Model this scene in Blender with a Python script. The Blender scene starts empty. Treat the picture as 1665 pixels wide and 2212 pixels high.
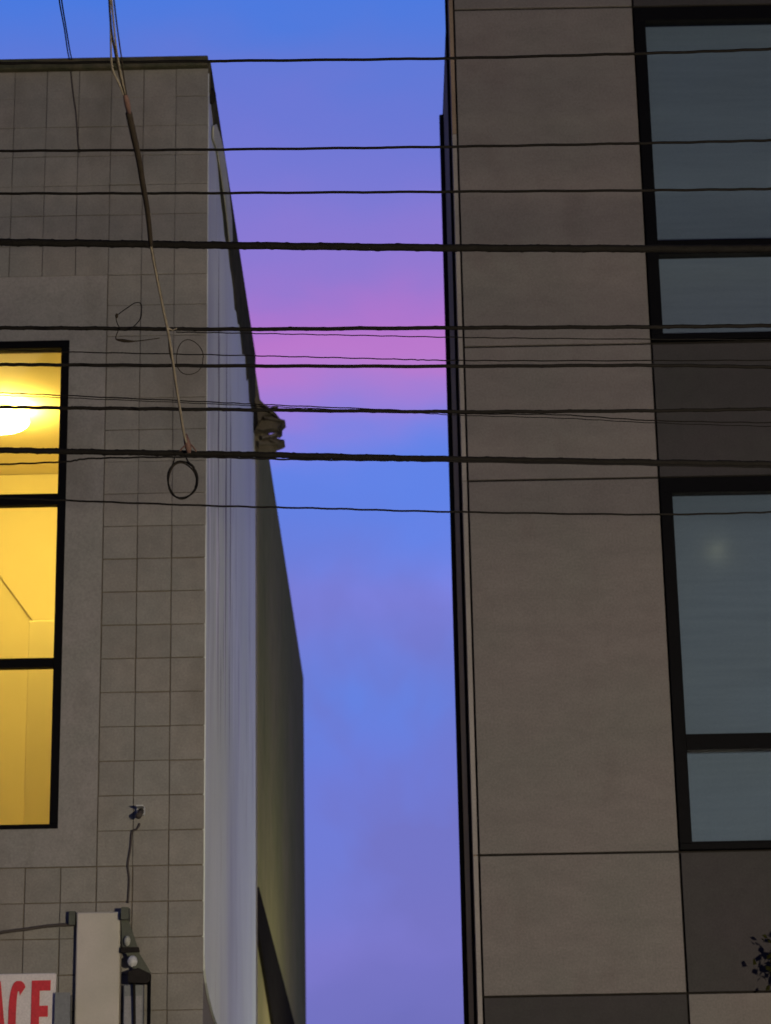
import bpy, bmesh, math, random
from mathutils import Vector, Matrix
random.seed(7)
R = math.radians
scene = bpy.context.scene
COL = scene.collection

# ------------------------------------------------------------------ camera, sky, sun, exposure
cam = bpy.data.cameras.new('camera'); camo = bpy.data.objects.new('camera', cam); COL.objects.link(camo)
scene.camera = camo
cam.sensor_fit = 'VERTICAL'; cam.sensor_height = 36.0; cam.lens = 5230 / 2211.3 * 36.0
cam.clip_start = 0.1; cam.clip_end = 2000
PITCH, ROLL = R(18.0), R(-1.07)
camo.matrix_world = Matrix.Translation((0, 0, 1.6)) @ Matrix.Rotation(math.pi/2 + PITCH, 4, 'X') @ Matrix.Rotation(ROLL, 4, 'Z')
cam.dof.use_dof = True; cam.dof.focus_distance = 12.0; cam.dof.aperture_fstop = 4.5
scene.render.resolution_x, scene.render.resolution_y = 771, 1024

scene.view_settings.view_transform = 'Standard'; scene.view_settings.look = 'None'
scene.view_settings.exposure = 0.0; scene.view_settings.gamma = 1.0; scene.view_settings.use_curve_mapping = False
scene.render.engine = 'CYCLES'
scene.cycles.pixel_filter_type = 'BLACKMAN_HARRIS'; scene.cycles.filter_width = 1.5
scene.cycles.max_bounces = 6; scene.cycles.caustics_reflective = False; scene.cycles.caustics_refractive = False

def lin(r, g, b):
    f = lambda c: (c/255)/12.92 if c/255 <= 0.04045 else ((c/255 + 0.055)/1.055) ** 2.4
    return (f(r), f(g), f(b), 1.0)

world = bpy.data.worlds.new('World'); scene.world = world; world.use_nodes = True
wt = world.node_tree; wn = wt.nodes; wl = wt.links; wn.clear()
def N(nt, typ, **kw):
    n = nt.nodes.new(typ)
    for k, v in kw.items(): setattr(n, k, v)
    return n
def M2(nt, op, a, b=None, c=None):
    n = nt.nodes.new('ShaderNodeMath'); n.operation = op
    for i, v in enumerate((a, b, c)):
        if v is None: continue
        if isinstance(v, (int, float)): n.inputs[i].default_value = v
        else: nt.links.new(v, n.inputs[i])
    return n.outputs[0]
tc = N(wt, 'ShaderNodeTexCoord'); sx = N(wt, 'ShaderNodeSeparateXYZ'); wl.new(tc.outputs['Generated'], sx.inputs[0])
mp = N(wt, 'ShaderNodeMapping'); mp.inputs['Scale'].default_value = (1.0, 1.0, 2.2); wl.new(tc.outputs['Generated'], mp.inputs[0])
nz = N(wt, 'ShaderNodeTexNoise'); nz.inputs['Scale'].default_value = 7; nz.inputs['Detail'].default_value = 3; wl.new(mp.outputs[0], nz.inputs['Vector'])
nz2 = N(wt, 'ShaderNodeTexNoise'); nz2.inputs['Scale'].default_value = 22; nz2.inputs['Detail'].default_value = 4; wl.new(mp.outputs[0], nz2.inputs['Vector'])
elev = M2(wt, 'ADD', sx.outputs['Z'], M2(wt, 'MULTIPLY', M2(wt, 'SUBTRACT', nz.outputs[0], 0.5), 0.05))
elev = M2(wt, 'ADD', elev, M2(wt, 'MULTIPLY', M2(wt, 'SUBTRACT', nz2.outputs[0], 0.5), 0.02))
elev = M2(wt, 'ADD', elev, M2(wt, 'MULTIPLY', sx.outputs['X'], -0.03))
ramp = N(wt, 'ShaderNodeValToRGB'); ramp.color_ramp.interpolation = 'B_SPLINE'
STOPS = [(0.0, (92, 88, 150)), (0.105, (104, 108, 190)), (0.1225, (112, 112, 195)), (0.136, (124, 120, 206)), (0.155, (114, 120, 208)),
         (0.185, (108, 122, 213)), (0.205, (108, 121, 215)), (0.226, (101, 126, 221)), (0.245, (97, 129, 225)),
         (0.262, (108, 130, 226)), (0.276, (128, 128, 222)), (0.292, (108, 130, 228)), (0.312, (94, 129, 230)),
         (0.328, (94, 130, 231)), (0.340, (118, 130, 228)), (0.350, (146, 126, 218)), (0.362, (164, 124, 212)),
         (0.374, (192, 120, 203)), (0.386, (176, 115, 204)), (0.400, (142, 120, 209)), (0.418, (134, 120, 211)), (0.436, (118, 120, 212)),
         (0.458, (108, 118, 212)), (0.48, (92, 120, 214)), (0.505, (66, 122, 226)), (0.60, (70, 116, 220)), (0.78, (66, 106, 206)), (1.0, (60, 94, 190))]
while len(ramp.color_ramp.elements) < len(STOPS): ramp.color_ramp.elements.new(0.5)
for e, (p, c) in zip(ramp.color_ramp.elements, STOPS): e.position = p
for e, (p, c) in zip(ramp.color_ramp.elements, STOPS): e.color = lin(*c)
wl.new(elev, ramp.inputs[0])
# thin grey cloud, low in the sky, mottled
nc = N(wt, 'ShaderNodeTexNoise'); nc.inputs['Scale'].default_value = 13; nc.inputs['Detail'].default_value = 4; nc.inputs['Roughness'].default_value = 0.5; nc.inputs['Distortion'].default_value = 0.3; wl.new(tc.outputs['Generated'], nc.inputs['Vector'])
cm1 = N(wt, 'ShaderNodeMapRange'); cm1.inputs['From Min'].default_value = 0.42; cm1.inputs['From Max'].default_value = 0.60; cm1.inputs['To Max'].default_value = 0.7; wl.new(nc.outputs[0], cm1.inputs['Value'])
cm2 = N(wt, 'ShaderNodeMapRange'); cm2.inputs['From Min'].default_value = 0.33; cm2.inputs['From Max'].default_value = 0.24; wl.new(sx.outputs['Z'], cm2.inputs['Value'])
cmx = N(wt, 'ShaderNodeMix', data_type='RGBA'); wl.new(M2(wt, 'MULTIPLY', cm1.outputs[0], cm2.outputs[0]), cmx.inputs['Factor']); wl.new(ramp.outputs[0], cmx.inputs['A']); cmx.inputs['B'].default_value = lin(112, 112, 192)
# dusk: the sky is brightest over the sunset behind the buildings and dims smoothly towards the opposite side
az = N(wt, 'ShaderNodeMapRange'); az.interpolation_type = 'SMOOTHSTEP'
az.inputs['From Min'].default_value = -0.85; az.inputs['From Max'].default_value = 0.85
az.inputs['To Min'].default_value = 0.16; az.inputs['To Max'].default_value = 1.0
wl.new(sx.outputs['Y'], az.inputs['Value'])
vm = N(wt, 'ShaderNodeVectorMath', operation='SCALE'); wl.new(cmx.outputs['Result'], vm.inputs[0]); wl.new(az.outputs[0], vm.inputs['Scale'])
sky = N(wt, 'ShaderNodeTexSky'); sky.sky_type = 'NISHITA'; sky.sun_disc = False
SUN_EL, SUN_AZ = R(2.0), R(25.0)
sky.sun_elevation = SUN_EL; sky.sun_rotation = SUN_AZ
vs = N(wt, 'ShaderNodeVectorMath', operation='SCALE'); wl.new(sky.outputs[0], vs.inputs[0]); vs.inputs['Scale'].default_value = 0.002
va = N(wt, 'ShaderNodeVectorMath', operation='ADD'); wl.new(vm.outputs[0], va.inputs[0]); wl.new(vs.outputs[0], va.inputs[1])
bg = N(wt, 'ShaderNodeBackground'); bg.inputs['Strength'].default_value = 1.0; wl.new(va.outputs[0], bg.inputs['Color'])
wo = N(wt, 'ShaderNodeOutputWorld'); wl.new(bg.outputs[0], wo.inputs['Surface'])

sun = bpy.data.lights.new('sun', 'SUN'); sun.energy = 0.12; sun.angle = R(10); sun.color = (1.0, 0.72, 0.62)
suno = bpy.data.objects.new('sun', sun); COL.objects.link(suno)
sd = Vector((math.sin(SUN_AZ)*math.cos(SUN_EL), math.cos(SUN_AZ)*math.cos(SUN_EL), math.sin(SUN_EL)))
suno.rotation_euler = (-sd).to_track_quat('-Z', 'Y').to_euler(); suno.location = (0, 0, 40)

# ------------------------------------------------------------------ helpers
ROT = (Matrix.Rotation(math.pi/2 + PITCH, 3, 'X') @ Matrix.Rotation(ROLL, 3, 'Z'))
CAM = Vector((0, 0, 1.6))
def at(x, y, Y):
    """a point of the place, from its position in the photograph (1665 px wide) and its distance across the street"""
    d = ROT @ Vector((x - 832.5, -(y - 1105.65), -5230.0))
    return CAM + d * (Y / d.y)

class MB:
    def __init__(s): s.v = []; s.f = []
    def box(s, x0, x1, y0, y1, z0, z1):
        b = len(s.v)
        s.v += [(x0,y0,z0),(x1,y0,z0),(x1,y1,z0),(x0,y1,z0),(x0,y0,z1),(x1,y0,z1),(x1,y1,z1),(x0,y1,z1)]
        s.f += [tuple(b+i for i in q) for q in ((3,2,1,0),(4,5,6,7),(0,1,5,4),(1,2,6,5),(2,3,7,6),(3,0,4,7))]
        return s
    def prism(s, poly, axis, a, b):
        """a closed outline swept from a to b along axis; outline is given in the two other axes in order"""
        n = len(poly); o = len(s.v)
        def P(t, p):
            return {'x': (t, p[0], p[1]), 'y': (p[0], t, p[1]), 'z': (p[0], p[1], t)}[axis]
        s.v += [P(a, p) for p in poly] + [P(b, p) for p in poly]
        s.f += [tuple(o + i for i in range(n)), tuple(o + n + i for i in reversed(range(n)))]
        s.f += [(o+(i+1) % n, o+i, o+n+i, o+n+(i+1) % n) for i in range(n)]
        return s
    def tube(s, pts, r, sides=8, closed=False, rf=None):
        pts = [Vector(p) for p in pts]; n = len(pts); o = len(s.v)
        up = None
        for i, p in enumerate(pts):
            if closed: t = pts[(i+1) % n] - pts[i-1]
            else: t = pts[min(i+1, n-1)] - pts[max(i-1, 0)]
            t.normalize()
            if up is None: up = t.orthogonal().normalized()
            up = (up - t*up.dot(t)); up = up.normalized() if up.length > 1e-6 else t.orthogonal().normalized()
            w = t.cross(up); rr = r if rf is None else r*rf(i/(n-1))
            for k in range(sides):
                a = 2*math.pi*k/sides
                s.v.append(tuple(p + up*(rr*math.cos(a)) + w*(rr*math.sin(a))))
        m = n if closed else n-1
        for i in range(m):
            j = (i+1) % n
            for k in range(sides):
                k2 = (k+1) % sides
                s.f.append((o+i*sides+k, o+i*sides+k2, o+j*sides+k2, o+j*sides+k))
        if not closed:
            s.f.append(tuple(o+k for k in reversed(range(sides)))); s.f.append(tuple(o+(n-1)*sides+k for k in range(sides)))
        return s
    def ball(s, c, r, seg=16, rings=10, sc=(1,1,1)):
        o = len(s.v)
        for i in range(rings+1):
            t = math.pi*i/rings
            for k in range(seg):
                a = 2*math.pi*k/seg
                s.v.append((c[0]+r*sc[0]*math.sin(t)*math.cos(a), c[1]+r*sc[1]*math.sin(t)*math.sin(a), c[2]+r*sc[2]*math.cos(t)))
        for i in range(rings):
            for k in range(seg):
                k2 = (k+1) % seg
                s.f.append((o+i*seg+k, o+(i+1)*seg+k, o+(i+1)*seg+k2, o+i*seg+k2))
        return s
    def mesh(s, name, mat=None, bevel=0, smooth=False):
        me = bpy.data.meshes.new(name); me.from_pydata(s.v, [], s.f)
        bm = bmesh.new(); bm.from_mesh(me)
        bmesh.ops.remove_doubles(bm, verts=bm.verts, dist=1e-6) if smooth else None
        bmesh.ops.recalc_face_normals(bm, faces=bm.faces)
        if bevel: bmesh.ops.bevel(bm, geom=list(bm.edges), offset=bevel, segments=1, affect='EDGES', profile=0.5)
        if smooth:
            for f in bm.faces: f.smooth = True
        bm.to_mesh(me); bm.free()
        if mat: me.materials.append(mat)
        return me
def link(name, me, parent=None, loc=None):
    o = bpy.data.objects.new(name, me); COL.objects.link(o)
    if parent: o.parent = parent
    if loc: o.location = loc
    return o
def part(name, mb, mat, parent=None, label=None, bevel=0, smooth=False, kind=None):
    o = link(name, mb.mesh(name, mat, bevel, smooth), parent)
    if label: o['label'] = label
    if kind: o['kind'] = kind
    return o
def tag(o, label, cat, group=None):
    o['label'] = label; o['category'] = cat
    if group: o['group'] = group
    return o
def thing(name, label, cat, loc=(0,0,0), group=None):
    o = link(name, None); o.location = (0,0,0)
    return tag(o, label, cat, group)
def struct(name, mb, mat):
    o = part(name, mb, mat); o['kind'] = 'structure'; return o

def wall_cells(mb, x0, x1, z0, z1, y0, y1, holes):
    xs = sorted({x0, x1, *[h[0] for h in holes], *[h[1] for h in holes]}); zs = sorted({z0, z1, *[h[2] for h in holes], *[h[3] for h in holes]})
    for i in range(len(xs)-1):
        run = None
        for j in range(len(zs)-1):
            cx, cz = (xs[i]+xs[i+1])/2, (zs[j]+zs[j+1])/2
            hole = any(h[0] < cx < h[1] and h[2] < cz < h[3] for h in holes)
            if not hole: run = zs[j] if run is None else run
            if (hole or j == len(zs)-2) and run is not None:
                mb.box(xs[i], xs[i+1], y0, y1, run, zs[j] if hole else zs[j+1]); run = None
    return mb

# ------------------------------------------------------------------ materials
def mat(name, base, rough=0.8, var=0.25, scale=6.0, detail=5, stretch=(1,1,1), bump=0.0, bscale=60, rnd=0.0, tint=None, tint_scale=1.2, tint_amt=0.0, metal=0.0, spec=0.3, streak=None, grain=0.55):
    m = bpy.data.materials.new(name); m.use_nodes = True; nt = m.node_tree; L = nt.links
    b = nt.nodes['Principled BSDF']; b.inputs['Roughness'].default_value = rough; b.inputs['Metallic'].default_value = metal
    b.inputs['Specular IOR Level'].default_value = spec
    t = N(nt, 'ShaderNodeNewGeometry'); mp = N(nt, 'ShaderNodeMapping'); mp.inputs['Scale'].default_value = stretch; L.new(t.outputs['Position'], mp.inputs[0])
    n = N(nt, 'ShaderNodeTexNoise'); n.inputs['Scale'].default_value = scale; n.inputs['Detail'].default_value = detail; n.inputs['Roughness'].default_value = 0.6; L.new(mp.outputs[0], n.inputs['Vector'])
    val = M2(nt, 'ADD', 1.0, M2(nt, 'MULTIPLY', M2(nt, 'SUBTRACT', n.outputs[0], 0.5), 2*var))
    nf = N(nt, 'ShaderNodeTexNoise'); nf.inputs['Scale'].default_value = 70; nf.inputs['Detail'].default_value = 3; L.new(t.outputs['Position'], nf.inputs['Vector'])
    val = M2(nt, 'MULTIPLY', val, M2(nt, 'ADD', 1.0, M2(nt, 'MULTIPLY', M2(nt, 'SUBTRACT', nf.outputs[0], 0.5), grain)))
    if rnd:
        oi = N(nt, 'ShaderNodeObjectInfo')
        val = M2(nt, 'MULTIPLY', val, M2(nt, 'ADD', 1.0, M2(nt, 'MULTIPLY', M2(nt, 'SUBTRACT', oi.outputs['Random'], 0.5), 2*rnd)))
    col = None
    rgb = N(nt, 'ShaderNodeRGB'); rgb.outputs[0].default_value = (*base, 1); col = rgb.outputs[0]
    if tint:
        n2 = N(nt, 'ShaderNodeTexNoise'); n2.inputs['Scale'].default_value = tint_scale; n2.inputs['Detail'].default_value = 3; L.new(t.outputs['Position'], n2.inputs['Vector'])
        mr = N(nt, 'ShaderNodeMapRange'); mr.inputs['From Min'].default_value = 0.35; mr.inputs['From Max'].default_value = 0.65; mr.inputs['To Max'].default_value = tint_amt; L.new(n2.outputs[0], mr.inputs['Value'])
        mx = N(nt, 'ShaderNodeMix', data_type='RGBA'); L.new(mr.outputs[0], mx.inputs['Factor']); L.new(col, mx.inputs['A']); mx.inputs['B'].default_value = (*tint, 1); col = mx.outputs['Result']
    for (c, sc, st, lo, hi, amt, *zr) in (streak or []):
        mp2 = N(nt, 'ShaderNodeMapping'); mp2.inputs['Scale'].default_value = st; L.new(t.outputs['Position'], mp2.inputs[0])
        n3 = N(nt, 'ShaderNodeTexNoise'); n3.inputs['Scale'].default_value = sc; n3.inputs['Detail'].default_value = 4; L.new(mp2.outputs[0], n3.inputs['Vector'])
        mr = N(nt, 'ShaderNodeMapRange'); mr.inputs['From Min'].default_value = lo; mr.inputs['From Max'].default_value = hi; mr.inputs['To Max'].default_value = amt; L.new(n3.outputs[0], mr.inputs['Value'])
        fac = mr.outputs[0]
        if zr:   # a worn zone of the wall between two heights
            sz = N(nt, 'ShaderNodeSeparateXYZ'); L.new(t.outputs['Position'], sz.inputs[0])
            for z_a, z_b in ((zr[0], zr[0] + zr[2]), (zr[1], zr[1] - zr[2])):
                m_ = N(nt, 'ShaderNodeMapRange'); m_.inputs['From Min'].default_value = z_a; m_.inputs['From Max'].default_value = z_b; L.new(sz.outputs['Z'], m_.inputs['Value'])
                fac = M2(nt, 'MULTIPLY', fac, m_.outputs[0])
        mx = N(nt, 'ShaderNodeMix', data_type='RGBA'); L.new(fac, mx.inputs['Factor']); L.new(col, mx.inputs['A']); mx.inputs['B'].default_value = (*c, 1); col = mx.outputs['Result']
    v = N(nt, 'ShaderNodeVectorMath', operation='SCALE'); L.new(col, v.inputs[0]); L.new(val, v.inputs['Scale'])
    L.new(v.outputs[0], b.inputs['Base Color'])
    if bump:
        n4 = N(nt, 'ShaderNodeTexNoise'); n4.inputs['Scale'].default_value = bscale; n4.inputs['Detail'].default_value = 4; L.new(mp.outputs[0], n4.inputs['Vector'])
        bp = N(nt, 'ShaderNodeBump'); bp.inputs['Strength'].default_value = bump; bp.inputs['Distance'].default_value = 0.01; L.new(n4.outputs[0], bp.inputs['Height']); L.new(bp.outputs[0], b.inputs['Normal'])
    return m
def emit(name, col, s):
    m = bpy.data.materials.new(name); m.use_nodes = True; nt = m.node_tree; nt.nodes.clear()
    e = N(nt, 'ShaderNodeEmission'); e.inputs['Color'].default_value = (*col, 1); e.inputs['Strength'].default_value = s
    o = N(nt, 'ShaderNodeOutputMaterial'); nt.links.new(e.outputs[0], o.inputs[0]); return m
def glass(name, tint, rough=0.05, refl=1.0, ior=1.5):
    m = bpy.data.materials.new(name); m.use_nodes = True; nt = m.node_tree; nt.nodes.clear(); L = nt.links
    tr = N(nt, 'ShaderNodeBsdfTransparent'); tr.inputs[0].default_value = (*tint, 1)
    gl = N(nt, 'ShaderNodeBsdfGlossy'); gl.inputs['Roughness'].default_value = rough
    fr = N(nt, 'ShaderNodeFresnel'); fr.inputs['IOR'].default_value = ior
    mx = N(nt, 'ShaderNodeMixShader'); L.new(M2(nt, 'MULTIPLY', fr.outputs[0], refl), mx.inputs[0]); L.new(tr.outputs[0], mx.inputs[1]); L.new(gl.outputs[0], mx.inputs[2])
    o = N(nt, 'ShaderNodeOutputMaterial'); L.new(mx.outputs[0], o.inputs[0]); return m

DIRT = [((0.10, 0.085, 0.06), 2.2, (1, 1, 0.35), 0.56, 0.8, 0.45)]
m_tile = mat('tile_glaze', (0.228, 0.212, 0.180), 0.7, 0.26, 7, rnd=0.05, tint=(0.205, 0.205, 0.178), tint_amt=0.7, tint_scale=2.0, bump=0.15, bscale=40, streak=DIRT)
m_mortar = mat('tile_mortar', (0.145, 0.125, 0.095), 0.95, 0.3, 12)
m_plaster = mat('window_plaster', (0.250, 0.236, 0.212), 0.85, 0.2, 6, tint=(0.228, 0.226, 0.196), tint_amt=0.7, tint_scale=2.5, bump=0.2, bscale=30, streak=DIRT)
m_mossy = mat('mossy_coping', (0.085, 0.075, 0.05), 0.95, 0.5, 14, spec=0.0, tint=(0.04, 0.05, 0.028), tint_amt=0.8, tint_scale=5, bump=0.6, bscale=30)
m_strip = mat('chalky_white_paint', (0.74, 0.80, 0.76), 0.7, 0.16, 0.9, stretch=(1, 0.5, 0.5), tint=(0.70, 0.77, 0.68), tint_amt=0.9, tint_scale=0.5, spec=0.05, grain=0.15,
              streak=[((0.45, 0.48, 0.54), 1.0, (1, 0.5, 0.12), 0.46, 0.66, 0.75), ((0.30, 0.31, 0.37), 4.5, (1, 1, 0.09), 0.58, 0.63, 0.6, 5.9, 8.6, 0.9), ((0.9, 0.92, 0.95), 5.5, (1, 1, 0.08), 0.58, 0.62, 0.8, 5.8, 8.4, 0.9),
                      ((0.10, 0.10, 0.13), 3.6, (1, 1.0, 0.05), 0.64, 0.655, 0.9, 5.6, 10.2, 0.6), ((0.45, 0.44, 0.42), 3.0, (1, 1, 0.3), 0.60, 0.72, 0.35)])
m_side = mat('bare_render', (0.34, 0.30, 0.135), 0.95, 0.25, 3, spec=0.0, tint=(0.29, 0.28, 0.11), tint_amt=0.9, tint_scale=0.5, bump=0.3, bscale=10, streak=DIRT)
m_darktim = mat('tarred_timber', (0.022, 0.02, 0.018), 0.95, 0.4, 8, spec=0.0)
m_body = mat('rough_masonry', (0.17, 0.15, 0.12), 0.95, 0.25, 4)
m_black = mat('black_frame', (0.004, 0.004, 0.0045), 0.6, 0.3, 20, spec=0.05)
m_panel = mat('cement_panel', (0.168, 0.151, 0.138), 0.85, 0.20, 5, stretch=(0.7, 1, 1.6), grain=0.6, rnd=0.05, tint=(0.153, 0.147, 0.130), tint_amt=0.8, tint_scale=1.4, bump=0.1, bscale=50, streak=[((0.135, 0.112, 0.102), 3.0, (1, 1, 0.6), 0.55, 0.75, 0.5)])
m_paneld = mat('dark_cement_panel', (0.046, 0.041, 0.041), 0.85, 0.2, 9, rnd=0.08, tint=(0.041, 0.041, 0.037), tint_amt=0.8, tint_scale=1.6, bump=0.1, bscale=50)
m_trim = mat('pale_corner_trim', (0.27, 0.25, 0.225), 0.8, 0.3, 6, spec=0.05, stretch=(1, 1, 0.3))
m_dside = mat('dark_side_cladding', (0.25, 0.19, 0.135), 0.9, 0.45, 5, spec=0.03, stretch=(1, 1, 0.2), bump=0.4, bscale=14)
m_wire = mat('black_cable', (0.005, 0.0045, 0.004), 0.8, 0.5, 30, spec=0.05)
m_tan = mat('tan_cable', (0.085, 0.072, 0.052), 0.8, 0.45, 18, bump=0.4)
m_brown = mat('brown_cable', (0.014, 0.011, 0.008), 0.85, 0.5, 18, spec=0.05, bump=0.4)
m_wcab = mat('grey_brown_cable', (0.06, 0.05, 0.042), 0.8, 0.3, 18)
m_rust = mat('rusty_sleeve', (0.05, 0.026, 0.02), 0.85, 0.35, 30)
m_white = mat('white_board', (0.62, 0.58, 0.55), 0.5, 0.12, 6)
m_red = mat('red_letter', (0.55, 0.035, 0.045), 0.5, 0.25, 14)
m_beige = mat('beige_sign', (0.50, 0.46, 0.40), 0.6, 0.12, 5, grain=0.12, tint=(0.36, 0.36, 0.28), tint_amt=0.6)
m_green = mat('dark_green_metal', (0.075, 0.082, 0.06), 0.6, 0.3, 12)
m_grey = mat('grey_box', (0.17, 0.18, 0.18), 0.6, 0.2, 8)
m_lens = mat('white_cover', (0.45, 0.46, 0.44), 0.4, 0.08, 10)
m_room = mat('cream_room_paint', (0.80, 0.72, 0.50), 0.85, 0.05, 4, grain=0.03)
m_blind = mat('grey_blind', (0.42, 0.455, 0.57), 0.9, 0.20, 3, stretch=(0.4, 1, 7), grain=0.4, tint=(0.41, 0.43, 0.51), tint_amt=0.6, tint_scale=1.1)
_nt = m_blind.node_tree; _b = _nt.nodes['Principled BSDF']; _o = [n for n in _nt.nodes if n.type == 'OUTPUT_MATERIAL'][0]
_t = N(_nt, 'ShaderNodeBsdfTranslucent'); _t.inputs[0].default_value = (0.6, 0.6, 0.6, 1); _m = N(_nt, 'ShaderNodeMixShader'); _m.inputs[0].default_value = 0.25
_nt.links.new(_b.outputs[0], _m.inputs[1]); _nt.links.new(_t.outputs[0], _m.inputs[2]); _nt.links.new(_m.outputs[0], _o.inputs[0])
m_leaf = mat('dark_leaf', (0.026, 0.027, 0.007), 0.85, 0.5, 4, spec=0.0)
m_bark = mat('bark', (0.08, 0.06, 0.04), 0.95, 0.4, 12, bump=0.5, bscale=20)
m_wood = mat('utility_pole_wood', (0.13, 0.10, 0.07), 0.9, 0.3, 8, stretch=(1,1,0.1))
m_asph = mat('asphalt', (0.05, 0.05, 0.052), 0.9, 0.25, 20, bump=0.3)
m_pave = mat('paving_concrete', (0.25, 0.24, 0.22), 0.9, 0.2, 6)
m_kerb = mat('kerb_stone', (0.30, 0.29, 0.27), 0.9, 0.2, 8)
m_ground = mat('bare_ground', (0.10, 0.09, 0.07), 0.95, 0.3, 0.6)
m_wglass = glass('room_window_glass', (0.96, 0.95, 0.92), 0.02, 0.8)
m_bglass = glass('tinted_window_glass', (0.80, 0.86, 0.88), 0.06, 1.0)

# ------------------------------------------------------------------ ground, road, pavement
struct('ground', MB().box(-300, 300, -300, 300, -0.5, -0.02), m_ground)
struct('road', MB().box(-120, 120, 2.0, 14.2, -0.015, 0.0), m_asph)
struct('pavement', MB().box(-120, 120, 14.4, 17.0, -0.01, 0.13), m_pave)
struct('pavement', MB().box(-120, 120, -3.0, 1.8, -0.01, 0.13), m_pave)
struct('kerb', MB().box(-120, 120, 14.203, 14.397, -0.01, 0.14), m_kerb)
struct('kerb', MB().box(-120, 120, 1.803, 1.997, -0.01, 0.14), m_kerb)

# ------------------------------------------------------------------ the tiled building on the left
LX = -1.325; TW, TH, ZR = 0.2525, 0.2516, 4.535        # corner, tile pitch, one course line
TOP = 10.905
LB = thing('tiled_building', 'tan tiled building with a lit yellow window and a whitish side wall strip', 'building')
WX0, WX1, WZ0, WZ1 = -4.70, -2.362, 4.810, 8.535          # window opening
SX0, SX1 = LX - 14*TW, LX - 3*TW; SZ0, SZ1 = ZR, ZR + 18*TH
body = MB()
wall_cells(body, -8.5, LX - 0.012, 0.13, TOP - 0.02, 17.012, 17.25, [(WX0, WX1, WZ0, WZ1)])
body.box(LX - 0.26, LX - 0.012, 17.25, 36.8, 0.13, TOP - 0.02)
body.box(-8.5, -8.25, 17.25, 36.8, 0.13, TOP - 0.02)
body.box(-8.25, LX - 0.26, 36.55, 36.8, 0.13, TOP - 0.02)
part('wall', body, m_mortar, LB)
part('roof', MB().box(-8.25, LX - 0.26, 17.25, 36.55, TOP - 0.5, TOP - 0.2), m_body, LB)
# tiles, one by one
def tile_mesh(w, h):
    mb = MB(); mb.box(-w/2, w/2, 0, 0.0118, -h/2, h/2); return mb.mesh('tile', m_tile, bevel=0.002)
t_low = [tile_mesh(TW - j, TH - j) for j in (0.0075, 0.0085, 0.006)]
t_up = [tile_mesh(TW - j, TH - j) for j in (0.0035, 0.0045, 0.003)]
rest = MB(); t_cut = None
r0 = -17; 
for r in range(r0, 25):
    zc = ZR + (r + 0.5)*TH
    for c in range(0, 28):
        xc = LX - (c + 0.5)*TW
        if SX0 < xc < SX1 and SZ0 < zc < SZ1: continue
        h = TH
        if zc - TH/2 > TOP - 0.12: continue
        cut = zc + TH/2 > TOP - 0.09
        if cut:
            zb = zc - TH/2; h = TOP - 0.090 - zb; zc = zb + h/2
        seen = (r >= -6 and (c < 8))
        if seen:
            me = random.choice(t_up if zc > 7.1 else t_low)
            if cut: me = t_cut = t_cut or tile_mesh(TW - .004, h - .004)
            elif zc <= 7.1 and random.random() < 0.12: me = t_up[1]
            o = link('tile', me, LB)
            o.location = (xc + random.uniform(-.001, .001), 17.0 + random.uniform(-0.0016, 0.0012), zc + random.uniform(-.001, .001))
            o.rotation_euler = (random.uniform(-.004, .004), random.uniform(-.003, .003), random.uniform(-.004, .004))
        else:
            rest.box(xc - TW/2 + .004, xc + TW/2 - .004, 17.0, 17.0115, zc - h/2 + .004, zc + h/2 - .004)
part('tile', rest, m_tile, LB, kind='stuff')
# plaster band around the window
sur = MB(); wall_cells(sur, SX0 + .004, SX1 - .004, SZ0 + .004, SZ1 - .003, 16.994, 17.0118, [(WX0, WX1, WZ0, WZ1)])
part('window_surround', sur, m_plaster, LB)
# coping along the front and the flank
cp = MB(); cp.box(-8.55, LX - 0.002, 16.955, 17.30, TOP - 0.088, TOP)
part('coping', cp, m_mossy, LB, bevel=0.006)
bd = MB(); yy = [17.03 + i*0.22 for i in range(90)]; yy = [y for y in yy if y < 36.8]
low = []
for y in yy:
    if y > 23.3: break
    d = 0.34 + 0.42*min(1, max(0, (y - 17.6)/2.0))
    low.append((y, TOP - d + random.uniform(-.13, .10)))
bd.prism([(17.03, TOP - 0.01)] + low + [(23.3, TOP - 0.01)], 'x', LX - 0.0115, LX + 0.014)
part('parapet_band', bd, m_mossy, LB, label='dark mossy band with a ragged lower edge under the flank roofline')
# pale light patch of flashing at the front end of the band
def atX(x, y, X):
    d = ROT @ Vector((x - 832.5, -(y - 1105.65), -5230.0)); p = CAM + d*(X/d.x); return (p.y, p.z)
fl = MB(); fl.prism([atX(x, y, LX + .018) for x, y in ((460, 272), (467, 268), (477, 300), (486, 345), (494, 410), (500, 470), (502, 520), (496, 530), (491, 480), (485, 430), (477, 375), (469, 325), (460, 300))], 'x', LX + 0.0145, LX + 0.022)
part('flashing', fl, mat('pale_flashing', (0.50, 0.50, 0.36), 0.8, 0.4, 8, spec=0.05), LB, label='pale curled flashing under the dark roof edge')
# dark spout on the corner
sp = MB(); p = at(459, 205, 17.1); sp.ball((LX + 0.015, 17.12, p.z), 0.05, 12, 8, (0.75, 0.9, 1.35)); sp.tube([(LX - 0.0, 17.12, p.z + 0.05), (LX + .004, 17.1, p.z + 0.2)], 0.018, 8)
part('roof_spout', sp, m_darktim, LB, smooth=True)
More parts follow.
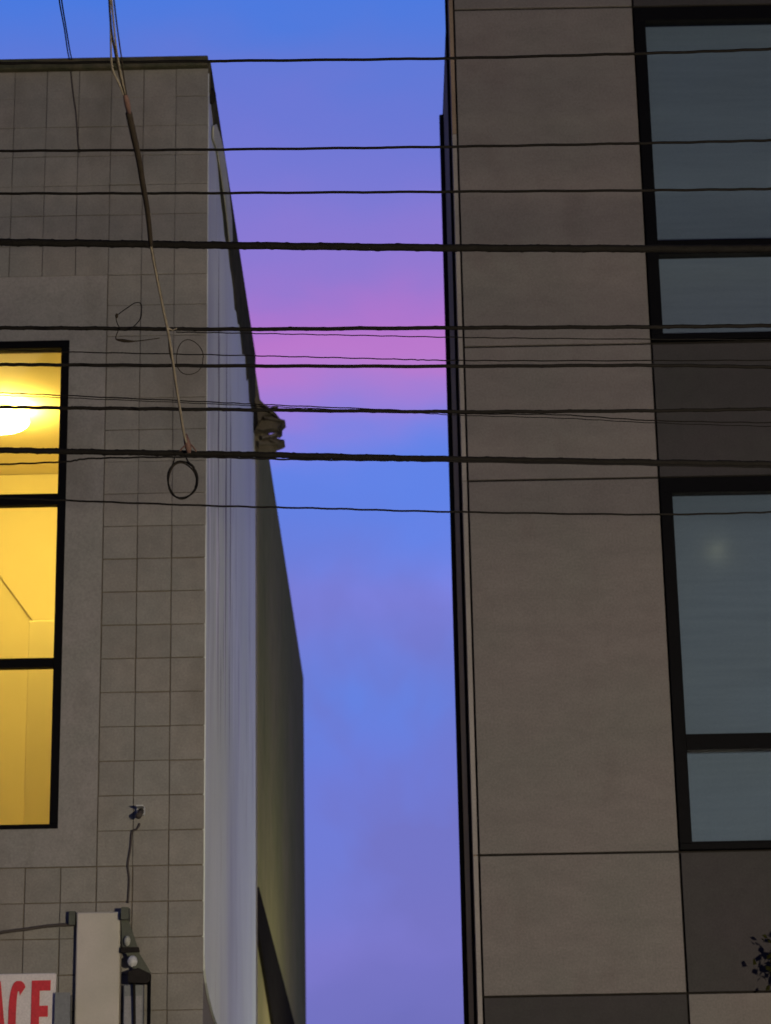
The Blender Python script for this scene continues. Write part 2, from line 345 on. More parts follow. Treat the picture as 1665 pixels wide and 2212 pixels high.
# whitish strip along the flank with a rounded lower front corner
out = [(23.38, TOP - 0.13), (17.013, TOP - 0.13), (17.013, 3.98), (17.03, 3.90), (17.10, 3.82), (17.25, 3.74), (17.5, 3.67), (17.9, 3.60), (18.5, 3.54), (19.5, 3.48), (21, 3.44), (23.38, 3.42)]
part('wall_strip', MB().prism(out, 'x', LX - 0.0118, LX + 0.004), m_strip, LB, label='whitish weathered strip with a rounded lower corner on the flank wall')
# bare render behind it
part('flank_render', MB().box(LX - 0.0118, LX - 0.004, 23.385, 36.78, 0.14, TOP - 0.06), m_side, LB)
part('flank_render', MB().box(LX - 0.0118, LX - 0.002, 17.02, 23.375, 0.14, 3.41), m_body, LB)
# dark sloping board against the flank, behind the strip
sl = MB(); sl.prism([(23.45, 5.42), (31.8, 5.003), (36.5, 4.78), (36.5, 3.9), (26.27, 4.415), (23.45, 4.98)], 'x', LX - 0.0035, LX + 0.03)
part('lean_to_board', sl, m_darktim, LB, label='dark board sloping down along the flank behind the strip')
# broken eave end
bk = MB()
def ragged(cx, cy, cz, pts, d0, d1):
    bk.prism([(cx + a, cz + b) for a, b in pts], 'y', cy + d0, cy + d1)
q = at(545, 870, 23.35); s_ = 1/212.0
rd = random.Random(11)
def shard(pts, y0, y1, j=2.0):
    P = [at(x + rd.uniform(-j, j), y + rd.uniform(-j, j), 23.35) for x, y in pts]
    bk.prism([(p.x, p.z) for p in P], 'y', y0, y1)
shard([(536, 838), (552, 836), (562, 866), (580, 884), (590, 899), (570, 906), (552, 892), (538, 880)], 23.30, 23.50)
shard([(560, 872), (578, 884), (598, 902), (606, 914), (618, 917), (611, 924), (609, 934), (602, 940), (596, 930), (578, 922), (566, 905)], 23.24, 23.44)
shard([(540, 930), (560, 922), (584, 924), (604, 928), (600, 938), (582, 938), (560, 944), (542, 950)], 23.16, 23.30)
shard([(540, 950), (562, 940), (590, 944), (600, 952), (613, 954), (610, 960), (594, 966), (574, 974), (542, 974)], 23.28, 23.5)
shard([(560, 962), (590, 958), (598, 968), (586, 972), (596, 978), (560, 980)], 23.2, 23.4)
shard([(548, 880), (556, 876), (572, 912), (566, 926), (556, 930)], 23.1, 23.22)
for (x, y, L, a_) in ((600, 921, 34, .12), (588, 957, 40, -.1), (575, 893, 40, .62), (592, 908, 30, .75), (580, 972, 36, .05), (566, 915, 44, -.25), (556, 940, 40, .3)):
    ca, sa = math.cos(a_), math.sin(a_)
    shard([(x - ca*L/2, y - sa*L/2 - 2), (x + ca*L/2, y + sa*L/2), (x - ca*L/2 - sa*4, y - sa*L/2 + ca*4)], 23.12, 23.2, .5)
for i in range(16):
    x, y = rd.uniform(552, 600), rd.uniform(880, 968)
    L, w, a_ = rd.uniform(10, 24), rd.uniform(2.5, 5), rd.uniform(-0.7, 0.6)
    ca, sa = math.cos(a_), math.sin(a_); y0 = rd.uniform(23.05, 23.3)
    shard([(x - ca*L/2, y - sa*L/2), (x + ca*L/2, y + sa*L/2), (x + ca*L*.4 - sa*w, y + sa*L*.4 + ca*w), (x - ca*L*.4 - sa*w, y - sa*L*.4 + ca*w)], y0, y0 + rd.uniform(.05, .15), .8)
part('broken_eave', bk, mat('splintered_timber', (0.17, 0.148, 0.105), 0.95, 0.7, 9, bump=0.6, bscale=14, spec=0.0), LB, label='ragged broken eave end jutting from the flank roofline')
hp_ = [at(x, y, 23.3) for x, y in ((538, 872), (548, 868), (558, 900), (560, 928), (550, 952), (536, 958))]
part('eave_hollow_shade', MB().prism([(p.x, p.z) for p in hp_], 'y', 23.02, 23.1), m_darktim, LB)  # dark plate standing in for the shade inside the broken eave
# a pale batten at the far edge of the strip
part('edge_batten', MB().box(LX - 0.0035, LX + 0.016, 23.387, 23.44, 3.42, 9.75), m_trim, LB)

# lit window: frame, mullions, panes
YF = 16.99
wf = MB(); fw = 0.062
wf.box(WX0, WX1, YF, YF + 0.09, WZ1 - 0.062, WZ1); wf.box(WX0, WX1, YF, YF + 0.09, WZ0, WZ0 + 0.034)
wf.box(WX0, WX0 + fw, YF, YF + 0.09, WZ0 + .034, WZ1 - 0.062); wf.box(WX1 - fw, WX1, YF, YF + 0.09, WZ0 + .034, WZ1 - 0.062)
WIN = part('window', wf, m_black, LB, label='lit yellow window in a black frame', bevel=0.004)
for zc, hh in ((7.275, 0.042), (6.028, 0.034)):
    part('mullion', MB().box(WX0 + fw, WX1 - fw, YF + 0.012, YF + 0.085, zc - hh, zc + hh), m_black, WIN)
part('mullion', MB().box(-3.56, -3.50, YF + 0.014, YF + 0.083, WZ0 + .034, WZ1 - .062), m_black, WIN)
zz = [(WZ0 + .035, 6.028 - .0345), (6.028 + .0345, 7.275 - .0425), (7.275 + .0425, WZ1 - .063)]
for x0, x1 in ((WX0 + fw + .001, -3.561), (-3.499, WX1 - fw - .001)):
    for a, b in zz: part('pane', MB().box(x0 - .02, x1 + .02, YF + 0.045, YF + 0.051, a - .015, b + .015), m_wglass, WIN)
# the room behind
rm = MB(); RX0, RX1, RY1, RZ0, RZ1 = -6.2, -1.9, 20.3, 4.3, 8.60
rm.box(RX0, RX1, RY1, RY1 + .1, RZ0, RZ1); rm.box(RX0 - .1, RX0, 17.26, RY1 + .1, RZ0, RZ1); rm.box(RX1, RX1 + .1, 17.26, RY1 + .1, RZ0, RZ1)
rm.box(RX0, RX1, 17.26, RY1, RZ0 - .1, RZ0); rm.box(RX0, RX1, 17.26, RY1, RZ1, RZ1 + .1)
part('room_wall', rm, m_room, LB)
a = at(62, 1340, 19.5)
part('room_partition', MB().box(a.x, RX1 - .003, 19.5, RY1 - .003, RZ0 + .003, a.z), m_room, LB, bevel=0.01)
part('stair_soffit', MB().prism([(-4.05, 8.595), (-2.75, 6.80), (-1.905, 6.80), (-1.905, 8.595)], 'y', 20.268, RY1 - .004), m_room, LB)
lp = at(-2, 892, 18.6); lp.z = RZ1 - 0.11
lamp = thing('globe_lamp', 'glowing globe lamp under the ceiling of the yellow lit room behind the window', 'lamp')
part('globe', MB().ball((0,0,0), 0.25, 24, 14, (1, 1, 0.32)), emit('lamp_glow', (1.0, 0.74, 0.15), 95.0), lamp, smooth=True)
part('ceiling_rose', MB().tube([(0,0,0.07), (0,0,RZ1 - lp.z - .002)], 0.12, 14), m_trim, lamp)
lamp.location = lp

# ------------------------------------------------------------------ the panelled building on the right
RB = thing('panelled_building', 'grey brown panelled building with black framed windows and a dark flank', 'building')
ZS = [11.288, 8.420, 7.352, 4.565, 3.578]
HT = 12.75
UW = (8.445, 11.27); LW = (4.575, 7.345)
W2 = (2.036, 3.42)
rb = MB()
holes = []
wins = [(2.030, 3.43), (4.85, 6.25)]
for x0, x1 in wins:
    for z0, z1 in ((UW[0] - .002, UW[1] + .005), (LW[0] - .002, LW[1] + .003)): holes.append((x0, x1, z0, z1))
wall_cells(rb, 0.60, 8.6, 0.13, HT, 17.04, 17.22, holes)
rb.box(0.60, 0.80, 17.22, 17.62, 0.13, HT)
rb.box(8.4, 8.6, 17.22, 20.3, 0.13, HT); rb.box(0.8, 8.4, 17.62, 17.8, 0.13, HT)
rb.box(0.8, 8.4, 20.1, 20.3, 0.13, 11.9)
part('wall', rb, m_darktim, RB)
# flank and the lower rear block
fk = MB()
fk.box(0.578, 0.599, 17.02, 17.62, 0.13, HT)
part('flank_cladding', fk, m_dside, RB)
rbk = MB(); rbk.box(0.582, 0.80, 17.623, 19.6, 0.13, 11.66)
part('rear_wall', rbk, m_dside, RB)
part('coping', MB().box(0.578, 0.82, 17.625, 19.62, 11.662, 11.69), m_darktim, RB)
pp = MB(); pp.tube([(0.566, 19.4, 0.2), (0.566, 19.4, 11.6)], 0.024, 12)
part('drainpipe', pp, m_darktim, RB, smooth=True)
for z in (4.2, 5.9, 7.6, 9.3, 11.0): part('pipe_clip', MB().box(0.552, 0.5815, 19.36, 19.44, z, z + 0.05), m_darktim, RB)
pp = MB(); pp.tube([(0.566, 17.3, 0.2), (0.566, 17.3, 9.2), (0.566, 17.32, 11.3), (0.566, 17.3, 13)], 0.011, 8)
part('conduit', pp, m_darktim, RB, smooth=True)
tr = MB(); 
for i, (a_, b_) in enumerate(((0.13, 4.56), (4.57, 7.35), (7.355, 10.2))): tr.box(0.574 - 0.0*i, 0.606, 17.0, 17.019, a_, b_)
part('corner_trim', tr, m_trim, RB, label='pale narrow trim along the building corner')
part('corner_trim', MB().box(0.575, 0.606, 17.0, 17.019, 10.205, HT), m_dside, RB, label='dark upper length of the corner trim')
# facade panels with open joints, each its own
J = 0.0082
def panel(x0, x1, z0, z1, m, lab=None):
    mb = MB().box(x0 + J, x1 - J, 0, 0.018, z0 + J, z1 - J)
    o = link('panel', mb.mesh('panel', m, bevel=0.002), RB); o.location = (0, 17.0 + random.uniform(-.002, .002), 0)
    if lab: o['label'] = lab
cols = [(0.613, 2.030), (2.030, 3.44), (3.44, 4.845), (4.845, 6.26), (6.26, 8.6)]
Zall = [HT, 12.36, ZS[0], ZS[1], ZS[2], ZS[3], ZS[4], 1.9, 0.14]
for ci, (x0, x1) in enumerate(cols):
    for k in range(len(Zall)-1):
        z1, z0 = Zall[k], Zall[k+1]
        if ci in (1, 3):
            if k in (2, 4): continue
            m = {0: m_paneld, 1: m_paneld, 3: m_paneld, 5: m_paneld, 6: m_panel, 7: m_paneld}[k]
        else:
            m = {6: m_paneld}.get(k, m_panel)
            if k == 1: m = m_panel
        panel(x0, x1, z0, z1, m)
# windows
def rwin(x0, x1, z0, z1, zm, fl, lab):
    fy = 16.985
    f = MB()
    f.box(x0, x1, fy, fy + .10, z1 - .115, z1); f.box(x0, x1, fy, fy + .10, z0, z0 + .045)
    f.box(x0, x0 + fl, fy, fy + .10, z0 + .045, z1 - .115); f.box(x1 - fl, x1, fy, fy + .10, z0 + .045, z1 - .115)
    w = part('window', f, m_black, RB, label=lab, bevel=0.003)
    part('mullion', MB().box(x0 + fl, x1 - fl, fy - .004, fy + .09, zm - .06, zm + .055), m_black, w)
    part('sash', MB().box(x0 + fl, x0 + fl + .0, fy + .02, fy + .08, z0 + .046, zm - .061) if False else
         MB().box(x0 + fl, x1 - fl, fy + .03, fy + .085, z0 + .0455, z0 + .062), m_black, w)
    part('pane', MB().box(x0 + fl - .02, x1 - fl + .02, fy + .045, fy + .053, zm + .035, z1 - .09), m_bglass, w)
    part('pane', MB().box(x0 + fl - .02, x1 - fl + .02, fy + .045, fy + .053, z0 + .03, zm - .04), m_bglass, w)
    part('blind', MB().box(x0 - .001, x1 + .001, 17.30, 17.304, z0 - .001, z1 + .001), m_blind, w)
for (x0, x1), nm in zip(wins, ('nearer the alley', 'farther from the alley')):
    rwin(x0 + .003, x1 - .003, UW[0], UW[1], 9.205, .088, 'upper black framed window ' + nm)
    rwin(x0 + .003, x1 - .003, LW[0], LW[1], 5.35, .088, 'lower black framed window ' + nm)
c = at(1545, 1197, 17.39)
lan = thing('reflection_bulb', 'dim bulb behind the blind imitating a lamp reflection in the lower right window', 'lamp')  # bulb added behind the blind in place of a street lamp's reflection
part('bulb', MB().ball((0,0,0), 0.03, 14, 10), emit('reflection_glow', (1.0, 0.86, 0.42), 26.0), lan, smooth=True)
part('cord', MB().tube([(0,0,0.03), (0,0,LW[1] - .02 - c.z)], 0.003, 6), m_black, lan)
lan.location = c

# ------------------------------------------------------------------ things on the tiled facade
def letter(parent, name, outline_fn): pass
sb = thing('shop_sign', 'white sign board with red letters ACE beside the beige upright', 'sign')
zt = 3.785
part('board', MB().box(-4.4, -2.338, 16.90, 16.935, 2.75, zt), m_white, sb, bevel=0.006)
part('bracket', MB().box(-3.9, -3.86, 16.936, 16.992, 2.9, 3.6), m_black, sb)
part('bracket', MB().box(-2.52, -2.48, 16.936, 16.992, 2.9, 3.6), m_black, sb)
lt, lb_ = 3.735, 3.20
def strokes(name, polys):
    mb = MB()
    for p_ in polys: mb.prism(p_, 'y', 16.893, 16.8995)
    o = part(name, mb, m_red, sb); return o
sw = 0.056
ex = -2.502
strokes('letter', [[(ex, lb_), (ex + sw, lb_), (ex + sw, lt), (ex, lt)], [(ex + sw, lt - .07), (ex + .13, lt - .07), (ex + .13, lt), (ex + sw, lt)],
                   [(ex + sw, (lt + lb_)/2 + .02), (ex + .115, (lt + lb_)/2 + .02), (ex + .115, (lt + lb_)/2 + .095), (ex + sw, (lt + lb_)/2 + .095)],
                   [(ex + sw, lb_), (ex + .13, lb_), (ex + .13, lb_ + .07), (ex + sw, lb_ + .07)]])
# C: an open ring
cx, cz, rx, rz = -2.592, (lt + lb_)/2, 0.066, (lt - lb_)/2
ang = [R(52 + i*(256/28)) for i in range(29)]
def sup(a, kx, kz):
    e = 0.72; ca, sa = math.cos(a), math.sin(a)
    return (cx + kx*math.copysign(abs(ca)**e, ca), cz + kz*math.copysign(abs(sa)**e, sa))
cm = MB()
for i in range(28):
    a0, a1 = ang[i], ang[i+1]
    cm.prism([sup(a0, rx, rz), sup(a1, rx, rz), sup(a1, rx - .052, rz - .07), sup(a0, rx - .052, rz - .07)], 'y', 16.893, 16.8995)
part('letter', cm, m_red, sb)
axm = -2.742
strokes('letter', [[(axm - .024, lt), (axm + .024, lt), (axm + .086, lb_), (axm + .038, lb_)], [(axm - .024, lt), (axm + .0, lt - .12), (axm - .040, lb_), (axm - .088, lb_)],
                   [(axm - .05, lb_ + .11), (axm + .05, lb_ + .11), (axm + .042, lb_ + .17), (axm - .042, lb_ + .17)]])

us = thing('upright_sign', 'blank beige upright sign box right of the ACE board', 'sign')
part('panel', MB().box(-2.207, -1.902, 16.93, 16.96, 2.4, 4.205), m_beige, us, bevel=0.008)
part('frame', MB().box(-2.214, -1.895, 16.9605, 16.992, 2.4, 4.199), m_body, us, bevel=0.004)
part('bracket', MB().box(-2.262, -2.219, 16.93, 16.985, 4.12, 4.215), m_green, us)
part('bracket', MB().box(-1.890, -1.838, 16.86, 16.985, 4.14, 4.225), m_green, us)

fx = thing('flood_light', 'dark triangular lamp bracket with two white lamps right of the beige sign', 'lamp')
A_ = lambda x, y, Y=16.86: at(x, y, Y)
def quad(pts, Y): return [(at(x, y, Y).x, at(x, y, Y).z) for x, y in pts]
part('side_plate', MB().prism(quad([(262, 1978), (274, 1976), (302, 2060), (326, 2100), (318, 2108), (296, 2108), (264, 2040)], 16.93), 'y', 16.91, 16.95), m_green, fx)
p1 = at(275, 2032, 16.88); p2 = at(286, 2076, 16.86)
part('lamp_cover', MB().ball(p1, 0.028, 14, 10, (0.8, 0.8, 1.3)), mat('dull_cover', (0.34, 0.35, 0.29), .5, .1), fx, smooth=True)
part('lamp_cover', MB().ball(p2, 0.038, 14, 10, (0.95, 0.8, 1.05)), m_lens, fx, smooth=True)
part('crossbar', MB().prism(quad([(262, 2046), (300, 2046), (302, 2056), (262, 2058)], 16.90), 'y', 16.88, 16.905), m_darktim, fx)
part('housing', MB().prism(quad([(278, 2100), (300, 2092), (326, 2104), (326, 2118), (318, 2126), (278, 2124)], 16.88), 'y', 16.82, 16.905), m_darktim, fx, bevel=0.004)
pb = at(322, 2112, 16.86)
part('post', MB().tube([(pb.x, 16.86, pb.z), (pb.x + .004, 16.86, 2.3)], 0.013, 10), m_black, fx, smooth=True)
part('post', MB().tube([(at(290, 2124, 16.9).x, 16.88, at(290, 2124, 16.9).z), (at(300, 2200, 16.9).x, 16.9, 2.3)], 0.010, 8), m_darktim, fx, smooth=True)

ub = thing('utility_box', 'small grey box between the ACE board and the beige sign', 'box')
part('body', MB().box(-2.328, -2.235, 16.86, 16.985, 2.9, 3.64), m_grey, ub, bevel=0.006)
part('lid', MB().box(-2.334, -2.229, 16.850, 16.8595, 3.3, 3.645), m_grey, ub)
ub2 = thing('utility_box', 'grey box behind the black lamp post at the bottom of the tiled wall', 'box')
part('body', MB().box(-1.872, -1.735, 16.925, 16.99, 2.7, 3.70), m_grey, ub2, bevel=0.006)
part('lid', MB().box(-1.865, -1.742, 16.918, 16.9245, 3.0, 3.62), mat('light_grey_box', (0.24, 0.24, 0.24), .6, .2, 8), ub2)

sc = thing('security_camera', 'small white and black camera on the tiled wall', 'camera')
p = at(303, 1760, 16.95)
part('mount', MB().box(p.x - .03, p.x + .03, 16.96, 16.996, p.z - .0, p.z + .06), m_lens, sc, bevel=0.004)
part('body', MB().tube([(p.x + .004, 16.965, p.z + .03), (p.x - .004, 16.86, p.z - .025)], 0.022, 12), m_wcab, sc, smooth=True)
part('hood', MB().box(p.x - .022, p.x + .028, 16.85, 16.955, p.z + .045, p.z + .053), m_lens, sc)

def on_wall(pts, Y=16.99): return [at(x, y, Y) for x, y in pts]
def smooth_path(P, n=8):
    P = [Vector(p) for p in P]; out = []
    for i in range(len(P)-1):
        p0, p1, p2, p3 = P[max(i-1, 0)], P[i], P[i+1], P[min(i+2, len(P)-1)]
        for k in range(n):
            t = k/n
            out.append(0.5*((2*p1) + (p2-p0)*t + (2*p0-5*p1+4*p2-p3)*t*t + (3*p1-p0-3*p2+p3)*t**3))
    out.append(P[-1]); return out
def cable(name, pts, r, m, label, cat='cable', group=None, sides=8, n=8, wob=0.0):
    P = smooth_path(pts, n)
    if wob: P = [p + Vector((0, random.uniform(-wob, wob), random.uniform(-wob, wob))) for p in P]
    o = part(name, MB().tube(P, r, sides), m, None, smooth=True)
    return tag(o, label, cat, group)
cable('wall_cable', on_wall([(302, 1778), (296, 1790), (285, 1797), (282, 1830), (276, 1868), (279, 1900), (276, 1950)], 16.985), 0.007, m_wcab, 'brown cable running down the tiles from the small camera', wob=.001)
cable('wall_cable', on_wall([(-160, 2040), (-60, 2024), (0, 2014), (60, 2006), (110, 1999), (158, 1997)], 16.97), 0.012, m_wcab, 'brown cable reaching the beige upright sign from the left', wob=.002)
cable('wall_cable', on_wall([(153, 152), (158, 200), (165, 250), (168, 300), (172, 330)], 16.99), 0.005, m_wcab, 'thin cable on the tiles below the roof coping', wob=.002)

# ------------------------------------------------------------------ poles beside the street (out of the picture) that carry the wires
def utility_pole(x, y, h, label):
    t = thing('utility_pole', label, 'pole')
    part('pole', MB().tube([(x, y, -0.1), (x, y, h*0.5), (x, y, h)], 0.15, 14, rf=lambda u: 1.0 - 0.3*u), m_wood, t, smooth=True)
    part('crossarm', MB().box(x - .06, x + .06, y - 1.3, y + 1.3, h - 0.75, h - 0.62), m_wood, t)
    return t
PXL, PXR = -9.0, 11.0
utility_pole(PXL, 9.6, 8.2, 'wooden utility pole left of the tiled building front')
utility_pole(PXR, 9.6, 8.2, 'wooden utility pole right of the panelled building front')
utility_pole(-1.4, -2.2, 9.6, 'tall wooden utility pole on the near pavement')

# ------------------------------------------------------------------ overhead wires across the street
def wire(pts, Y, dia_px, label, m=m_wire, lash=False, wob=0.0005, ext=(True, True), group='overhead wires'):
    r = dia_px*0.5*Y*1.03/5230
    P = [at(x, y, Y) for x, y in pts]
    S = smooth_path(P, 40)
    def run(p0, d, xe):
        t = (xe - p0.x)/d.x; n = 30; yE = 9.6 + (Y - 9.6)*.8; out = []
        for i in range(1, n+1):
            u = i/n; q = p0 + d*(t*u); q.z += 0.10*u*u; q.y += (yE - Y)*u*u; out.append(q)
        return out
    if ext[0]: S = list(reversed(run(S[0], S[0]-S[2], PXL + .1))) + S
    if ext[1]: S = S + run(S[-1], S[-1]-S[-3], PXR - .1)
    S = [p + Vector((0, 0, random.uniform(-wob, wob) + 0.0010*math.sin(i*0.5 + dia_px))) for i, p in enumerate(S)]
    t = part('overhead_wire', MB().tube(S, r, 8), m, None, smooth=True)
    tag(t, label, 'wire', group)
    if lash:
        # finer cable lashed along the main one
        hp = []
        for i in range(len(S)-1):
            for k in range(3):
                p = S[i].lerp(S[i+1], k/3); a = (i*3 + k)*0.33 + 0.8*math.sin(i*0.11)
                hp.append(p + Vector((0, math.cos(a), math.sin(a)))*(r*0.95))
        part('lashing_wire', MB().tube(hp, r*0.13, 5), m_wire, t, smooth=True)
    return t
wire([(0, 137), (450, 132), (960, 126), (1400, 115), (1665, 106)], 9.9, 7, 'topmost black wire, meeting the roof corner of the tiled building')
wire([(0, 326), (450, 323), (960, 317), (1400, 309), (1665, 303)], 9.8, 6.5, 'black wire second from the top, well below the roof coping')
wire([(0, 418), (450, 417), (960, 414), (1400, 411), (1665, 408)], 9.7, 6.5, 'black wire third from the top, just above the thick upper cable')
wire([(0, 523), (300, 527), (500, 530), (960, 535), (1400, 537), (1665, 536)], 9.6, 18, 'thick black cable level with the upper right window mullion', lash=True, wob=.0008)
wire([(0, 708), (200, 709), (500, 711), (960, 708), (1400, 706), (1665, 703)], 9.6, 9.5, 'black wire passing just above the lit window frame', lash=True)
wire([(380, 717), (550, 720), (760, 724), (960, 728), (1200, 731), (1665, 734)], 9.75, 2.6, 'hair thin wire just under the wire above the lit window', ext=(False, True))
wire([(0, 755), (152, 760), (448, 766), (666, 771), (866, 776), (960, 778), (1200, 779), (1665, 778)], 9.75, 2.8, 'thin wire through the top of the lit window')
wire([(0, 787), (140, 788), (500, 790), (960, 791), (1400, 789), (1665, 793)], 9.55, 8.5, 'black wire crossing the upper part of the lit window')
wire([(0, 848), (140, 854), (450, 868), (600, 875), (866, 886), (1000, 893), (1212, 896), (1408, 908), (1665, 913)], 9.7, 2.8, 'thin wire slanting across the glow of the lamp')
wire([(0, 854), (140, 859), (450, 872), (600, 879), (866, 890), (1000, 897), (1212, 903), (1408, 913), (1665, 921)], 9.85, 2.0, 'finest wire slanting just below another across the lamp glow')
wire([(0, 879), (150, 881), (450, 884), (960, 889), (1400, 887), (1665, 883)], 9.5, 8.5, 'black wire crossing the lit lamp and touching the broken eave', lash=True)
wire([(0, 972), (150, 975), (450, 980), (600, 983), (960, 991), (1400, 998), (1665, 1002)], 9.45, 14, 'thick black cable below the broken eave carrying a round coil', lash=True, wob=.0008)
wire([(0, 1003), (140, 997), (200, 990), (380, 987), (480, 988), (620, 992), (800, 994), (960, 996), (1400, 1004), (1665, 1009)], 9.42, 4.2, 'thin slack wire hugging the underside of the lower thick cable')
wire([(0, 1075), (150, 1081), (450, 1092), (700, 1098), (960, 1105), (1400, 1111), (1665, 1106)], 9.5, 4.5, 'lowest thin wire, below the round coil')

# the drop cable slanting down over the tiled facade
def dropY(y): return 9.40 - (965 - y)/965*1.9
def dp(pts): return [at(x, y, dropY(y)) for x, y in pts]
dc = thing('drop_cable', 'tan and brown cable slanting down from the sky to the lower thick cable', 'cable')
m_px = 9.0/5230
far = Vector((-1.4, -2.1, 9.3))
def strand(pts, r, m, name='strand'):
    P = dp(pts); e = P[0] + (P[0]-P[1]).normalized()*1.2
    e2 = Vector((e.x, e.y, e.z))
    return part(name, MB().tube([far, e2] + smooth_path(P, 10), r, 7), m, dc, smooth=True)
strand([(236, 0), (240, 60), (247, 105), (258, 160), (266, 190), (273, 215)], 5*m_px*.5, m_brown)
strand([(237, 0), (239, 60), (240, 120), (243, 150), (252, 170), (262, 192), (271, 215)], 4.5*m_px*.5, m_tan)
strand([(246, 0), (252, 50), (258, 95), (263, 130), (269, 180), (275, 215)], 3.2*m_px*.5, m_brown)
strand([(241, 0), (246, 55), (252, 110), (261, 160), (270, 200), (274, 215)], 4*m_px*.5, m_tan)
part('splice_sleeve', MB().tube(dp([(270, 204), (273, 216), (276, 230), (279, 246)]), 13*m_px*.5, 10, rf=lambda u: 0.7 + 0.3*math.sin(math.pi*u)), m_rust, dc, smooth=True)
part('thick_length', MB().tube(smooth_path(dp([(278, 244), (290, 300), (300, 345), (308, 395), (316, 440), (321, 478), (326, 530)]), 6), 15*m_px*.5, 8, rf=lambda u: 1.0 - 0.3*u), m_brown, dc, smooth=True)
part('thin_length', MB().tube(smooth_path(dp([(325, 525), (334, 575), (345, 630), (353, 670), (362, 712), (371, 765), (380, 830), (388, 880), (396, 930), (402, 955)]), 6), 6.5*m_px*.5, 8), m_tan, dc, smooth=True)
part('tie_wire', MB().tube(smooth_path(dp([(327, 525), (338, 585), (349, 640), (358, 690), (364, 720), (366, 760), (375, 790)]), 6), 3*m_px*.5, 6), m_brown, dc, smooth=True)
part('clip', MB().tube(dp([(362, 708), (372, 713), (382, 709)]), 4*m_px*.5, 6), m_tan, dc)
part('clamp', MB().tube([at(400, 938, 9.40), at(404, 955, 9.40), at(407, 968, 9.41), at(408, 978, 9.42)], 15*m_px*.5, 10, rf=lambda u: 0.35 + 0.75*math.sin(math.pi*(0.15 + .7*u))), m_rust, dc, smooth=True)
part('clamp_tie', MB().tube(smooth_path([at(388, 974, 9.41), at(400, 962, 9.40), at(412, 960, 9.40), at(424, 975, 9.41)], 5), 4*m_px*.5, 6), m_rust, dc, smooth=True)

# twin thin wires up left of it, ending on the coping
rc = thing('roof_wire', 'pair of thin wires reaching the tiled building coping from above', 'wire')
for pts in ([(124, -60), (128, 0), (139, 62), (146, 110), (150, 128)], [(127, -60), (133, 0), (143, 62), (151, 110), (155, 128)]):
    Ys = [13.6, 14.2, 15.6, 16.6, 16.95]
    P = [at(x, y, Y) for (x, y), Y in zip(pts, Ys)]
    part('strand', MB().tube([far + Vector((0, 0, .05)), P[0] + (P[0]-P[1])] + smooth_path(P, 8), 0.0055, 6), m_wire, rc, smooth=True)

# coils and loops
def ring(cx, cy, rx, ry, Y, turns, r, ph=0.0, jit=1.5):
    P = []
    n = int(36*turns)
    for i in range(n+1):
        a = ph + 2*math.pi*i/36
        j = 1 + 0.04*math.sin(3*a + i*0.05)
        P.append(at(cx + rx*j*math.cos(a), cy + ry*j*math.sin(a), Y + 0.004*math.sin(a*1.3) + i*0.00012))
    return P
co = thing('cable_coil', 'round black coil of spare cable hanging under the lower thick cable', 'coil', group='cable coils on the wires')
part('loop', MB().tube(ring(394, 1036, 32, 40, 9.40, 2.1, 0, -1.2), 4.0*m_px*.5, 7), m_wire, co, smooth=True)
part('loop', MB().tube(ring(393, 1038, 30, 38, 9.41, 1.0, 0, 0.4), 3.5*m_px*.5, 7), m_brown, co, smooth=True)
part('tail', MB().tube(smooth_path([at(378, 985, 9.42), at(374, 1000, 9.40), at(366, 1018, 9.40)], 6), 3.5*m_px*.5, 6), m_wire, co, smooth=True)
part('tail', MB().tube(smooth_path([at(400, 984, 9.42), at(406, 996, 9.40), at(414, 1004, 9.40)], 6), 3.5*m_px*.5, 6), m_wire, co, smooth=True)
co2 = thing('cable_coil', 'open loop of thin cable standing above the wire over the lit window', 'coil', group='cable coils on the wires')
part('loop', MB().tube(smooth_path([at(x, y, 9.58) for x, y in ((262, 712), (254, 700), (251, 684), (262, 674), (276, 664), (292, 654), (304, 656), (306, 672), (303, 688), (292, 702), (280, 712))], 6), 2.6*m_px*.5, 6), m_wire, co2, smooth=True)
part('knot', MB().ball(at(252, 682, 9.58), 9*m_px*.5, 10, 8, (0.9, 0.8, 1.5)), m_brown, co2, smooth=True)
part('tail', MB().tube(smooth_path([at(x, y, 9.6) for x, y in ((258, 708), (250, 730), (262, 735), (285, 737), (310, 735), (345, 730))], 6), 5*m_px*.5, 7, rf=lambda u: 0.5 + 1.2*math.exp(-((u - .45)/.16)**2)), m_brown, co2, smooth=True)
co3 = thing('cable_coil', 'faint thin ring of cable right of the tan drop cable', 'coil', group='cable coils on the wires')
part('loop', MB().tube(ring(409, 772, 29, 38, 9.62, 1.0, 0), 2.2*m_px*.5, 6), m_brown, co3, smooth=True)

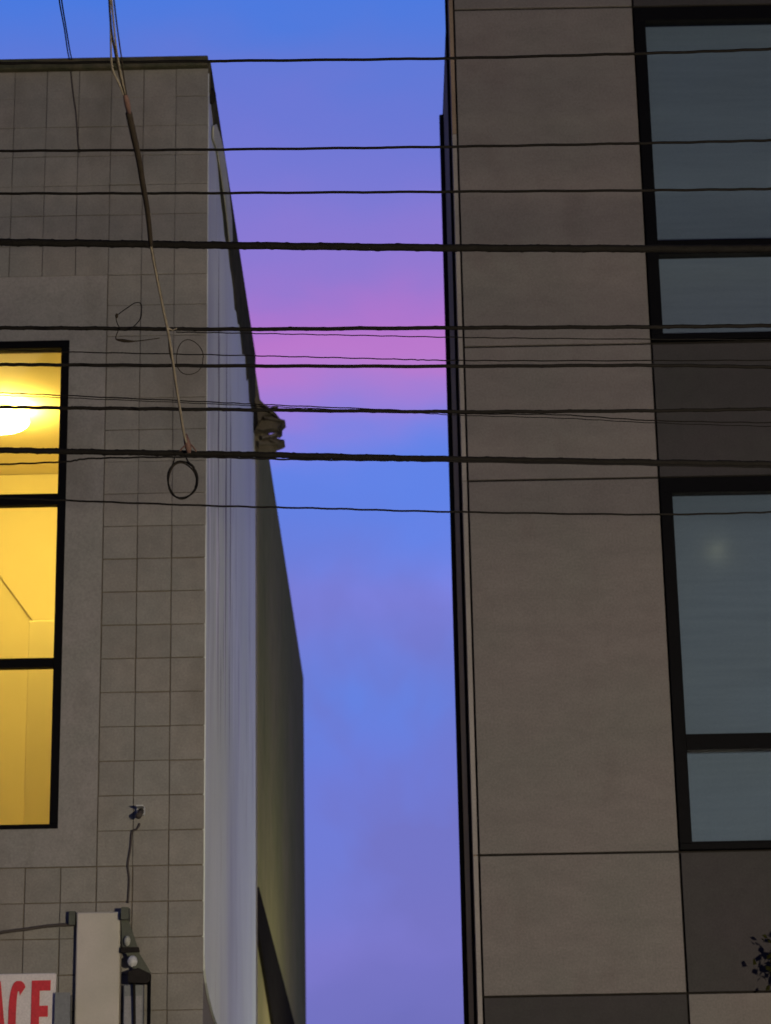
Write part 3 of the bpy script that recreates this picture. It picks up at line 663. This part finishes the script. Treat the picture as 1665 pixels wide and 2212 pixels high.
# ------------------------------------------------------------------ tree on the pavement, mostly right of the picture
tree = thing('tree', 'dark leafy tree reaching in front of the dark lower right panel', 'tree')
tk = MB(); TX, TY = 3.30, 16.62
tk.tube([(TX + .1, TY, 0.1), (TX, TY + .05, 1.2), (TX + .05, TY, 2.4), (TX - .02, TY, 3.3)], 0.09, 10, rf=lambda u: 1 - .55*u)
part('trunk', tk, m_bark, tree, smooth=True)
tips = [((TX, TY, 2.3), (TX - .35, TY, 3.0), (2.66, 16.72, 3.84)), ((TX, TY, 2.8), (TX - .3, TY - .1, 3.3), (2.78, 16.72, 4.02)), ((TX, TY, 3.2), (TX - .1, TY, 3.6), (2.95, 16.7, 4.18)),
        ((TX, TY, 2.6), (TX + .4, TY, 3.3), (TX + .7, TY, 3.9)), ((TX, TY, 2.9), (TX + .2, TY + .1, 3.6), (TX + .3, TY + .15, 4.2)), ((TX, TY, 2.5), (TX + .1, TY - .4, 3.1), (TX, TY - .7, 3.6))]
lv = MB(); rng = random.Random(3)
for tp in tips:
    S = smooth_path(tp, 8); part('limb', MB().tube(S, 0.022, 7, rf=lambda u: 1 - .7*u), m_bark, tree, smooth=True)
    nn = 520
    for i in range(nn):
        u = rng.random()**0.6; p = S[min(len(S)-1, int(u*(len(S)-1)))] + Vector((rng.gauss(0, .058), rng.gauss(0, .045), rng.gauss(0, .06)))*(0.5 + u*0.6)
        L = rng.uniform(.05, .09); ax = Vector((rng.gauss(0,1), rng.gauss(0,1), rng.gauss(-.4,.7))).normalized(); w = ax.orthogonal().normalized()
        w = (Matrix.Rotation(rng.uniform(0, 6.28), 3, ax) @ w)*L*0.32; nn_ = ax.cross(w).normalized()*L*.1
        o = len(lv.v); lv.v += [tuple(p), tuple(p + ax*L*.5 + w + nn_), tuple(p + ax*L), tuple(p + ax*L*.5 - w + nn_)]; lv.f += [(o, o+1, o+2), (o, o+2, o+3)]
me = bpy.data.meshes.new('crown'); me.from_pydata(lv.v, [], lv.f); me.materials.append(m_leaf)
link('crown', me, tree)

# ------------------------------------------------------------------ street lamp on the near kerb, just out of the picture: the warm light on the facades
sl_ = thing('street_lamp', 'globe street lamp on the near kerb', 'street lamp')
SLX, SLY, SLZ = 4.3, 3.0, 2.7
part('post', MB().tube([(SLX, SLY, 0), (SLX, SLY, 0.6), (SLX, SLY, SLZ - .2)], 0.06, 12, rf=lambda u: 1 - .35*u), m_black, sl_, smooth=True)
part('globe', MB().ball((SLX, SLY, SLZ), 0.2, 20, 12), emit('street_lamp_glow', (1.0, 0.85, 0.64), 2850.0), sl_, smooth=True)
part('cap', MB().tube([(SLX, SLY, SLZ + .19), (SLX, SLY, SLZ + .26)], 0.07, 12, rf=lambda u: 1 - .6*u), m_black, sl_, smooth=True)

al = thing('fill_post_lamp', 'added unseen post lamp brightening the flank from behind the panelled building', 'lamp')  # unseen lamp added to brighten the whitish strip and the flank wall
PLX, PLY, PLZ = 1.6, 26.5, 2.5
part('post', MB().tube([(PLX, PLY, -0.02), (PLX, PLY, 0.5), (PLX, PLY, PLZ - .11)], 0.045, 12, rf=lambda u: 1 - .3*u), m_black, al, smooth=True)
part('globe', MB().ball((PLX, PLY, PLZ), 0.12, 18, 12), emit('fill_post_lamp_glow', (1.0, 0.92, 0.64), 620.0), al, smooth=True)
part('cap', MB().tube([(PLX, PLY, PLZ + .112), (PLX, PLY, PLZ + .15)], 0.05, 12, rf=lambda u: 1 - .6*u), m_black, al, smooth=True)
